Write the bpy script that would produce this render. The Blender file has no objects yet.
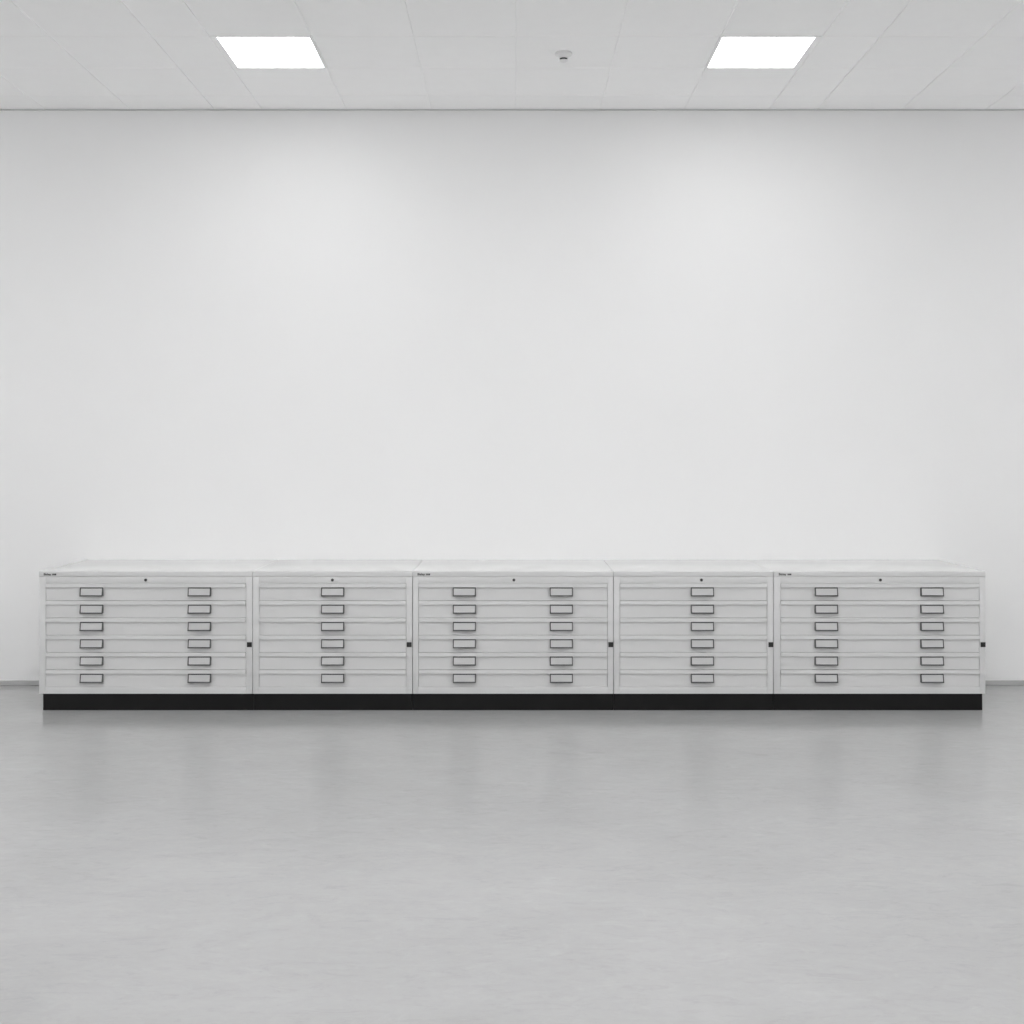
import bpy, bmesh, math, random
from mathutils import Vector

random.seed(4)
S = bpy.context.scene
COL = S.collection

# ------------------------------------------------------------------ camera
F_PX, IMG = 1250.0, 1024.0
CAM_H, WALL_D, FRONT_D = 1.622, 8.885, 8.0       # camera height, distance to wall and to the cabinet fronts
VPX, VPY = 514.0, 457.0
cam = bpy.data.cameras.new('camera')
cam.sensor_width = 36.0
cam.sensor_fit = 'HORIZONTAL'
cam.lens = 36.0 * F_PX / IMG
cam.shift_x = -(VPX - 512.0) / IMG
cam.shift_y = -(512.0 - VPY) / IMG
cam.clip_start, cam.clip_end = 0.05, 100
co = bpy.data.objects.new('camera', cam)
co.location = (0, -WALL_D, CAM_H)
co.rotation_euler = (math.pi / 2, 0, 0)
COL.objects.link(co)
S.camera = co

SC = F_PX / FRONT_D                               # px per metre at the cabinet fronts
def fx(px): return (px - VPX) / SC
def fz(py): return CAM_H - (py - VPY) / SC

# ------------------------------------------------------------------ materials
def mat(name, col, rough=0.5, spec=0.5, metal=0.0):
    m = bpy.data.materials.new(name)
    m.use_nodes = True
    b = m.node_tree.nodes['Principled BSDF']
    c = (col, col, col, 1) if not isinstance(col, tuple) else col + (1,)
    b.inputs['Base Color'].default_value = c
    b.inputs['Roughness'].default_value = rough
    b.inputs['Specular IOR Level'].default_value = spec
    b.inputs['Metallic'].default_value = metal
    return m

def nodes(m):
    nt = m.node_tree
    return nt, nt.nodes, nt.links, nt.nodes['Principled BSDF']

def paint(name, col, var, scale, rough, spec=0.5, bump=0.0, bscale=200.0):
    """painted surface: faint tone variation and a fine orange-peel bump"""
    m = mat(name, col, rough, spec)
    nt, N, L, b = nodes(m)
    tc = N.new('ShaderNodeTexCoord')
    n = N.new('ShaderNodeTexNoise'); n.inputs['Scale'].default_value = scale; n.inputs['Detail'].default_value = 4
    L.new(tc.outputs['Object'], n.inputs['Vector'])
    r = N.new('ShaderNodeMapRange')
    r.inputs['From Min'].default_value = 0.3; r.inputs['From Max'].default_value = 0.7
    r.inputs['To Min'].default_value = col - var; r.inputs['To Max'].default_value = col + var
    L.new(n.outputs['Fac'], r.inputs['Value'])
    cb = N.new('ShaderNodeCombineColor')
    for k in ('Red', 'Green', 'Blue'): L.new(r.outputs['Result'], cb.inputs[k])
    L.new(cb.outputs['Color'], b.inputs['Base Color'])
    if bump:
        n2 = N.new('ShaderNodeTexNoise'); n2.inputs['Scale'].default_value = bscale; n2.inputs['Detail'].default_value = 2
        L.new(tc.outputs['Object'], n2.inputs['Vector'])
        bp = N.new('ShaderNodeBump'); bp.inputs['Strength'].default_value = bump; bp.inputs['Distance'].default_value = 0.001
        L.new(n2.outputs['Fac'], bp.inputs['Height']); L.new(bp.outputs['Normal'], b.inputs['Normal'])
    return m

M_wall = paint('white wall paint', 0.915, 0.006, 1.2, 0.75, 0.3, 0.05, 120)
M_ceil = paint('ceiling tile mineral fibre', 0.98, 0.006, 9.0, 0.9, 0.2)
M_trim = mat('grey ceiling angle', 0.62, 0.5)
M_base = mat('grey skirting', 0.50, 0.45)
M_steel = paint('light grey powder coated steel', 0.70, 0.006, 3.0, 0.21, 0.5)
M_plinth = paint('black plinth', 0.006, 0.001, 8.0, 0.55, 0.25)
M_frame = mat('dark grey label frame', 0.07, 0.35, 0.5)
M_card = mat('pale label card', 0.57, 0.5)
M_badge = mat('black plastic', 0.014, 0.4)
M_lock = mat('lock steel', 0.10, 0.35, 0.5, 0.6)
M_slot = mat('lock slot', 0.01, 0.5)
M_ink = mat('black print', 0.02, 0.5)
M_white = mat('white plastic', 0.85, 0.4)
M_grille = mat('dark sensor slot', 0.03, 0.5)
M_lframe = mat('white light frame', 0.94, 0.4)

def emit(name, strength):
    m = bpy.data.materials.new(name); m.use_nodes = True
    nt = m.node_tree; nt.nodes.clear()
    e = nt.nodes.new('ShaderNodeEmission'); e.inputs['Strength'].default_value = strength
    o = nt.nodes.new('ShaderNodeOutputMaterial'); nt.links.new(e.outputs[0], o.inputs[0])
    return m
M_led = emit('lit diffuser', 17.0)
M_led_dim = emit('lit diffuser of the dimmed row by the wall', 10.0)

# polished concrete
M_floor = mat('polished concrete', 0.5, 0.3, 0.55)
nt, N, L, B = nodes(M_floor)
tc = N.new('ShaderNodeTexCoord')
def noise(scale, detail, rough=0.55, dist=0.0, stretch=None):
    n = N.new('ShaderNodeTexNoise')
    n.inputs['Scale'].default_value = scale; n.inputs['Detail'].default_value = detail
    n.inputs['Roughness'].default_value = rough; n.inputs['Distortion'].default_value = dist
    if stretch:
        mp = N.new('ShaderNodeMapping'); mp.inputs['Scale'].default_value = stretch
        L.new(tc.outputs['Object'], mp.inputs['Vector']); L.new(mp.outputs['Vector'], n.inputs['Vector'])
    else:
        L.new(tc.outputs['Object'], n.inputs['Vector'])
    return n.outputs['Fac']
def rng(v, a, b, c, d):
    r = N.new('ShaderNodeMapRange')
    for k, x in zip(('From Min', 'From Max', 'To Min', 'To Max'), (a, b, c, d)): r.inputs[k].default_value = x
    L.new(v, r.inputs['Value']); return r.outputs['Result']
def mth(op, a, b):
    n = N.new('ShaderNodeMath'); n.operation = op
    for i, v in enumerate((a, b)):
        if isinstance(v, (int, float)): n.inputs[i].default_value = v
        else: L.new(v, n.inputs[i])
    return n.outputs[0]
big = rng(noise(0.8, 3), 0.35, 0.65, -0.014, 0.014)
mid = rng(noise(3.0, 8, 0.7, 0.8, (0.8, 1.2, 1)), 0.3, 0.7, -0.014, 0.014)
fine = rng(noise(26, 10, 0.75, 0.5, (0.7, 1, 1)), 0.3, 0.7, -0.012, 0.012)
marks = rng(noise(9.0, 10, 0.8, 1.6, (0.55, 1.6, 1)), 0.52, 0.72, 0.0, -0.050)
pale = rng(noise(4.3, 10, 0.8, 1.8, (0.7, 1.5, 1)), 0.53, 0.74, 0.0, 0.036)
FLOOR_COL = 0.435
v = mth('ADD', mth('ADD', mth('ADD', big, mid), mth('ADD', fine, marks)), mth('ADD', pale, FLOOR_COL))
cb = N.new('ShaderNodeCombineColor')
for k in ('Red', 'Green', 'Blue'): L.new(v, cb.inputs[k])
L.new(cb.outputs['Color'], B.inputs['Base Color'])
L.new(rng(noise(4.0, 6, 0.65, 0.5), 0.3, 0.7, 0.14, 0.22), B.inputs['Roughness'])
bp = N.new('ShaderNodeBump'); bp.inputs['Strength'].default_value = 0.12; bp.inputs['Distance'].default_value = 0.002
L.new(noise(14, 6, 0.6), bp.inputs['Height']); L.new(bp.outputs['Normal'], B.inputs['Normal'])

# ------------------------------------------------------------------ mesh helpers
def box(bm, x0, x1, y0, y1, z0, z1, bev=0.0, seg=2):
    vs = [bm.verts.new((x, y, z)) for z in (z0, z1) for y in (y0, y1) for x in (x0, x1)]
    fs = [bm.faces.new([vs[i] for i in q]) for q in
          ((0, 2, 3, 1), (4, 5, 7, 6), (0, 1, 5, 4), (2, 6, 7, 3), (0, 4, 6, 2), (1, 3, 7, 5))]
    if bev:
        es = set(e for f in fs for e in f.edges)
        bmesh.ops.bevel(bm, geom=list(es), offset=bev, segments=seg, affect='EDGES', profile=0.5)

def prism(bm, prof, x0, x1, bev=0.0):
    """extrude a closed (y, z) profile along x"""
    a = [bm.verts.new((x0, y, z)) for y, z in prof]
    b = [bm.verts.new((x1, y, z)) for y, z in prof]
    n = len(prof)
    fs = [bm.faces.new(a), bm.faces.new(list(reversed(b)))]
    for i in range(n):
        j = (i + 1) % n
        fs.append(bm.faces.new((a[j], a[i], b[i], b[j])))
    if bev:
        es = set(e for f in fs for e in f.edges)
        bmesh.ops.bevel(bm, geom=list(es), offset=bev, segments=2, affect='EDGES')

def lathe(bm, prof, seg=40, axis='z'):
    """revolve (radius, height) pairs"""
    rings = []
    for r, h in prof:
        ring = []
        for k in range(seg):
            a = 2 * math.pi * k / seg
            if axis == 'z': ring.append(bm.verts.new((r * math.cos(a), r * math.sin(a), h)))
            else: ring.append(bm.verts.new((r * math.cos(a), h, r * math.sin(a))))
        rings.append(ring)
    for p, q in zip(rings, rings[1:]):
        for k in range(seg):
            bm.faces.new((p[k], p[(k + 1) % seg], q[(k + 1) % seg], q[k]))
    bm.faces.new(rings[0]); bm.faces.new(list(reversed(rings[-1])))

def obj(name, bm, m, parent=None, loc=None, smooth=False):
    bmesh.ops.recalc_face_normals(bm, faces=bm.faces)
    me = bpy.data.meshes.new(name)
    bm.to_mesh(me); bm.free()
    me.materials.append(m)
    if smooth:
        for p in me.polygons: p.use_smooth = True
        me.set_sharp_from_angle(angle=math.radians(35))
    o = bpy.data.objects.new(name, me)
    COL.objects.link(o)
    if parent: o.parent = parent
    if loc: o.location = loc
    return o

def thing(name, label, cat, loc, group=None):
    o = bpy.data.objects.new(name, None)
    o.empty_display_size = 0.1
    o.location = loc
    o['label'] = label; o['category'] = cat
    if group: o['group'] = group
    COL.objects.link(o)
    return o

def structure(name, bm, m):
    o = obj(name, bm, m); o['kind'] = 'structure'; return o

# ------------------------------------------------------------------ room shell
XL, XR, YF = -7.0, 7.0, -12.6
CEIL = CAM_H + 2.47
bm = bmesh.new(); box(bm, XL - .2, XR + .2, YF - .2, 0.2, -0.2, 0.0); structure('floor', bm, M_floor)
bm = bmesh.new(); box(bm, XL - .2, XR + .2, 0.0, 0.2, 0.0, CEIL + .3); structure('wall_back', bm, M_wall)
bm = bmesh.new(); box(bm, XL - .2, XL, YF, 0.0, 0.0, CEIL + .3); structure('wall_left', bm, M_wall)
bm = bmesh.new(); box(bm, XR, XR + .2, YF, 0.0, 0.0, CEIL + .3); structure('wall_right', bm, M_wall)
bm = bmesh.new(); box(bm, XL - .2, XR + .2, YF - .2, YF, 0.0, CEIL + .3); structure('wall_front', bm, M_wall)
bm = bmesh.new(); box(bm, XL, XR, -0.010, 0.0, 0.0, 0.035, 0.003); structure('baseboard_back', bm, M_base)
bm = bmesh.new(); box(bm, XL, XR, -0.016, 0.0, CEIL - 0.008, CEIL, 0.001); structure('trim_1', bm, M_trim)

# ceiling of square tiles: columns 0.6 m with one narrow strip on either side, rows counted from the wall
OX = 0.012
xs = [0, .6, 1.2, 1.8, 2.14, 2.74, 3.34, 3.94, 4.54, 5.14, 5.74, 6.34, 6.94, 7.54]
xs = sorted([-x for x in xs[1:]] + xs)
xs = [min(max(x + OX, XL), XR) for x in xs]
ys = [0.0, -0.347]
while ys[-1] - 0.6 > YF: ys.append(ys[-1] - 0.6)
ys.append(YF)
light_rows = tuple(-0.947 - 1.8 * k for k in range(6))             # far edge of each light row; rows beyond the first are unseen additions
def is_light(xa, xb, ya):
    return any(abs(ya - r) < 1e-4 for r in light_rows) and any(abs(xa - OX - c) < 1e-4 for c in (1.2, -1.8, 5.14, -5.74))
bm = bmesh.new()
box(bm, XL, XR, YF, 0.0, CEIL + 0.09, CEIL + 0.20)
G = 0.0022
holes = []
for i in range(len(xs) - 1):
    for j in range(len(ys) - 1):
        xa, xb, ya, yb = xs[i], xs[i + 1], ys[j], ys[j + 1]
        if xb - xa < 0.02 or ya - yb < 0.02: continue
        if is_light(xa, xb, ya):
            holes.append((xa, xb, yb, ya)); continue
        dz = random.uniform(-0.0004, 0.0004)
        box(bm, xa + G, xb - G, yb + G, ya - G, CEIL + dz, CEIL + 0.018, 0.0022, 1)
        # the carrier behind the joint
        box(bm, xa, xb, yb, ya, CEIL + 0.006, CEIL + 0.0175)
structure('ceiling', bm, M_ceil)

# ceiling lights
def ceiling_light(xa, xb, ya, yb, label):
    cx, cy = (xa + xb) / 2, (ya + yb) / 2
    t = thing('ceiling_light', label, 'ceiling light', (cx, cy, CEIL), 'square ceiling light panels')
    hw = 0.298
    inn, out = 0.014, 0.038
    l, r = (out, inn) if cx < 0 else (inn, out)
    x0, x1, y0, y1 = -hw + l, hw - r, -hw + 0.010, hw - 0.010
    b = bmesh.new()
    box(b, -hw, x0, -hw, hw, -0.003, 0.03, 0.001)
    box(b, x1, hw, -hw, hw, -0.003, 0.03, 0.001)
    box(b, x0, x1, -hw, y0, -0.003, 0.03, 0.001)
    box(b, x0, x1, y1, hw, -0.003, 0.03, 0.001)
    box(b, -hw, hw, -hw, hw, 0.03, 0.075)
    obj('frame', b, M_lframe, t)
    b = bmesh.new(); box(b, x0, x1, y0, y1, 0.001, 0.012)
    obj('diffuser', b, M_led_dim if ya > -2 else M_led, t)
for xa, xb, ya, yb in holes:
    side = 'left' if xa < 0 else 'right'
    k = min(range(6), key=lambda q: abs(light_rows[q] - yb))
    side = ('outer ' if abs(xa + xb) / 2 > 3 else 'inner ') + side
    if k == 0 and abs(xa + xb) / 2 < 3:
        lab = 'lit white square ceiling panel nearest the back wall, ' + ('left' if xa < 0 else 'right') + ' of the smoke detector'
    else:  # panels out of view, added to brighten the room and even out the wall
        where = ('first', 'second', 'third', 'fourth', 'fifth', 'sixth')[k]
        lab = f'unseen lit white square ceiling panel added in the {where} row from the back wall, {side} column'
    ceiling_light(xa, xb, ya, yb, lab)

# smoke detector
SD = thing('smoke_detector', 'small round white smoke detector on the ceiling between the two lit panels', 'smoke detector',
           ((564 - VPX) / 165.0, -WALL_D + 7.64, CEIL))
b = bmesh.new()
lathe(b, [(0.050, 0.0), (0.053, -0.002), (0.053, -0.011), (0.050, -0.015), (0.034, -0.019), (0.029, -0.024), (0.028, -0.034), (0.026, -0.0345)])
obj('housing', b, M_white, SD, smooth=True)
b = bmesh.new(); lathe(b, [(0.0235, -0.0345), (0.0235, -0.045)])
obj('sensor_slot', b, M_grille, SD, smooth=True)
b = bmesh.new(); lathe(b, [(0.026, -0.045), (0.027, -0.047), (0.026, -0.051), (0.018, -0.055)])
obj('sensor_cap', b, M_white, SD, smooth=True)

# ------------------------------------------------------------------ plan chests
DEPTH = 0.884
Z_TOP, Z_LID = fz(571.2), fz(576.8)
Z_OPEN, Z_LOW, Z_BODY = fz(583.4), fz(687.0), fz(693.8)
PITCH = (Z_OPEN - Z_LOW) / 6.0
Y_FRONT = -WALL_D + FRONT_D

def drawer_bm(x0, x1):
    g = 0.0009
    h = PITCH
    y1 = 0.045
    prof = [(0.0005, -g), (-0.0030, -g - 0.0012), (-0.0042, -0.0245), (-0.0030, -0.0262), (0.0068, -0.0262),
            (0.0050, -h + g + 0.0012), (0.0060, -h + g), (y1, -h + g), (y1, -g)]
    b = bmesh.new()
    prism(b, prof, x0 + 0.0017, x1 - 0.0017)
    return b

HW, HH = 0.147, 0.0575                      # label holder
def holder_bm():
    """dark hooded frame, its lower edge standing out from the drawer as a finger pull"""
    b = bmesh.new()
    yt, yb = -0.0048, -0.0175               # y of the outer face at its top and bottom
    w = 0.0078
    def yy(z): return yt + (yb - yt) * (-z / HH)
    def bar(xa, xb, za, zb, t=0.004):
        prism(b, [(yy(za), za), (yy(zb), zb), (yy(zb) + t, zb), (yy(za) + t, za)], xa, xb, 0.0006)
    bar(-HW / 2, HW / 2, 0, -w); bar(-HW / 2, HW / 2, -HH + w, -HH)
    bar(-HW / 2, -HW / 2 + w * .8, -w, -HH + w); bar(HW / 2 - w * .8, HW / 2, -w, -HH + w)
    for s in (-1, 1):                       # triangular cheeks back to the drawer face
        xa, xb = sorted((s * HW / 2, s * (HW / 2 - 0.003)))
        prism(b, [(yt + 0.003, -0.001), (yb + 0.003, -HH + 0.001), (0.0049, -HH + 0.001), (0.0049, -0.001)], xa, xb)
    return b
def card_bm():
    b = bmesh.new()
    yt, yb, w = -0.0048, -0.0175, 0.0070
    def yy(z): return yt + (yb - yt) * (-z / HH)
    prism(b, [(yy(-w) + .0016, -w), (yy(-HH + w) + .0016, -HH + w), (yy(-HH + w) + .0030, -HH + w), (yy(-w) + .0030, -w)],
          -HW / 2 + w * .85, HW / 2 - w * .85)
    return b
def lock_bm():
    b = bmesh.new(); lathe(b, [(0.0095, 0.003), (0.0095, -0.003), (0.0085, -0.0045), (0.005, -0.0045)], 28, 'y'); return b
def slot_bm():
    b = bmesh.new(); box(b, -0.0014, 0.0014, -0.0052, -0.0040, -0.006, 0.006); return b

def text_mesh(word, height, parent, loc, m):
    c = bpy.data.curves.new('lettering', 'FONT')
    c.body = word; c.size = height; c.extrude = 0.0004; c.offset = 0.0004
    tmp = bpy.data.objects.new('lettering', c)
    COL.objects.link(tmp)
    bpy.context.view_layer.update()
    dg = bpy.context.evaluated_depsgraph_get()
    me = bpy.data.meshes.new_from_object(tmp.evaluated_get(dg))
    COL.objects.unlink(tmp); bpy.data.objects.remove(tmp)
    me.materials.clear(); me.materials.append(m)
    x0 = min(v.co.x for v in me.vertices); x1 = max(v.co.x for v in me.vertices)
    return me, x0, x1

holder_me = card_me = None
def plan_chest(xa, xb, dra, drb, holders, lock, badge, logo, base, label):
    """pixel columns across the cabinet fronts: body, drawers, label holders, lock, corner badge, printed mark"""
    cx = fx((xa + xb) / 2)
    def lx(p): return fx(p) - cx
    t = thing('plan_chest', label, 'plan chest', (cx, Y_FRONT, 0), 'plan chests in a row along the back wall')
    X0, X1 = lx(xa) + 0.0017, lx(xb) - 0.0017
    D0, D1 = lx(dra), lx(drb)
    # carcass: stiles, rails, and the closed box behind the drawer fronts
    b = bmesh.new()
    box(b, X0, D0, 0, 0.05, Z_BODY, Z_LID, 0.0015)
    box(b, D1, X1, 0, 0.05, Z_BODY, Z_LID, 0.0015)
    box(b, D0 - .003, D1 + .003, 0.0004, 0.05, Z_OPEN, Z_LID, 0.0012)
    box(b, D0 - .003, D1 + .003, 0.0004, 0.05, Z_BODY, Z_LOW, 0.0012)
    box(b, X0, X1, 0.046, DEPTH, Z_BODY, Z_LID)
    obj('carcass', b, M_steel, t, smooth=True)
    b = bmesh.new(); box(b, X0 - 0.0005, X1 + 0.0005, -0.0015, DEPTH, Z_LID + 0.0006, Z_TOP, 0.003, 3)
    obj('top', b, M_steel, t, smooth=True)
    b = bmesh.new(); box(b, lx(base[0]) + .0008, lx(base[1]) - .0008, 0.008, DEPTH - 0.03, 0.0, Z_BODY - 0.0005, 0.001)
    p = obj('plinth', b, M_plinth, t); p['label'] = 'black plinth'
    global holder_me, card_me
    dm = None
    for k in range(6):
        z = Z_OPEN - k * PITCH
        if dm is None:
            d = obj('drawer', drawer_bm(D0, D1), M_steel, t, (0, 0, z)); dm = d.data
        else:
            d = bpy.data.objects.new('drawer', dm); COL.objects.link(d); d.parent = t; d.location = (0, 0, z)
        for hx in holders:
            off = (lx(hx), 0, -0.0245)
            if holder_me is None:
                o = obj('label_holder', holder_bm(), M_frame, d, off); holder_me = o.data
                q = obj('label_card', card_bm(), M_card, d, off); card_me = q.data
            else:
                o = bpy.data.objects.new('label_holder', holder_me); q = bpy.data.objects.new('label_card', card_me)
                for e in (o, q): COL.objects.link(e); e.parent = d; e.location = off
            o['label'] = 'dark grey label frame and finger pull'; q['label'] = 'pale label card'
    lk = obj('lock', lock_bm(), M_lock, t, (lx(lock), 0, fz(580.0)), smooth=True)
    lk['label'] = 'small round metal lock'
    obj('keyhole', slot_bm(), M_slot, lk)
    b = bmesh.new()
    hb = 0.0158
    box(b, -hb, hb, -0.006, -0.0002, -hb, hb, 0.002)
    bg = obj('badge', b, M_badge, t, (lx(badge), 0, fz(644.6)), smooth=True); bg['label'] = 'square black plastic badge'
    if logo:
        me, a, c = text_mesh('Bisley', 0.019, t, None, M_ink)
        wpx = 7.4 / SC
        lo = bpy.data.objects.new('printed_mark', me); COL.objects.link(lo); lo.parent = t
        s = wpx / (c - a)
        lo.scale = (s, 1, 1); lo.rotation_euler = (math.pi / 2, 0, 0)
        lo.location = (lx(logo) - a * s, -0.0028, fz(575.2))
        lo['label'] = 'tiny black printed lettering'
        b = bmesh.new()
        for u, w in ((8.7, 1.0), (10.0, 0.9), (11.2, 1.2)):
            box(b, u / SC, (u + w) / SC, -0.0006, 0.0, 0.0, 0.0105)
        mk = obj('printed_mark', b, M_ink, t, (lx(logo), -0.0026, fz(575.2)))
        mk['label'] = 'short black printed mark beside the lettering'
    return t

plan_chest(38.7, 252.6, 45.6, 246.0, (91.8, 199.6), 145.7, 249.5, 43.9, (42.5, 253.6),
           'wide light grey six-drawer plan chest at the far left end of the row')
plan_chest(252.6, 412.6, 259.0, 406.2, (332.8,), 332.4, 409.2, None, (253.6, 412.8),
           'narrow grey plan chest left of the middle wide one, its single label holders centred')
plan_chest(412.6, 613.4, 418.4, 607.6, (464.4, 561.3), 513.9, 610.8, 417.6, (412.8, 613.6),
           'wide grey plan chest in the middle of the row, between the two narrow chests')
plan_chest(613.4, 773.4, 619.8, 767.2, (702.3,), 701.5, 770.8, None, (613.6, 773.6),
           'narrow grey plan chest right of the middle wide one, its label holders set off centre')
plan_chest(773.4, 985.8, 780.6, 979.6, (826.2, 931.9), 880.4, 982.9, 778.8, (773.6, 982.9),
           'wide light grey six-drawer plan chest at the far right end of the row')

# ------------------------------------------------------------------ view
w = bpy.data.worlds.new('world'); w.use_nodes = True
w.node_tree.nodes['Background'].inputs['Color'].default_value = (0, 0, 0, 1)
S.world = w
S.view_settings.view_transform = 'Standard'
S.view_settings.look = 'None'
S.view_settings.exposure = 0.0
S.view_settings.gamma = 1.0
S.view_settings.use_curve_mapping = False
S.cycles.max_bounces = 20
S.cycles.diffuse_bounces = 16
S.cycles.use_denoising = True
S.cycles.use_adaptive_sampling = False
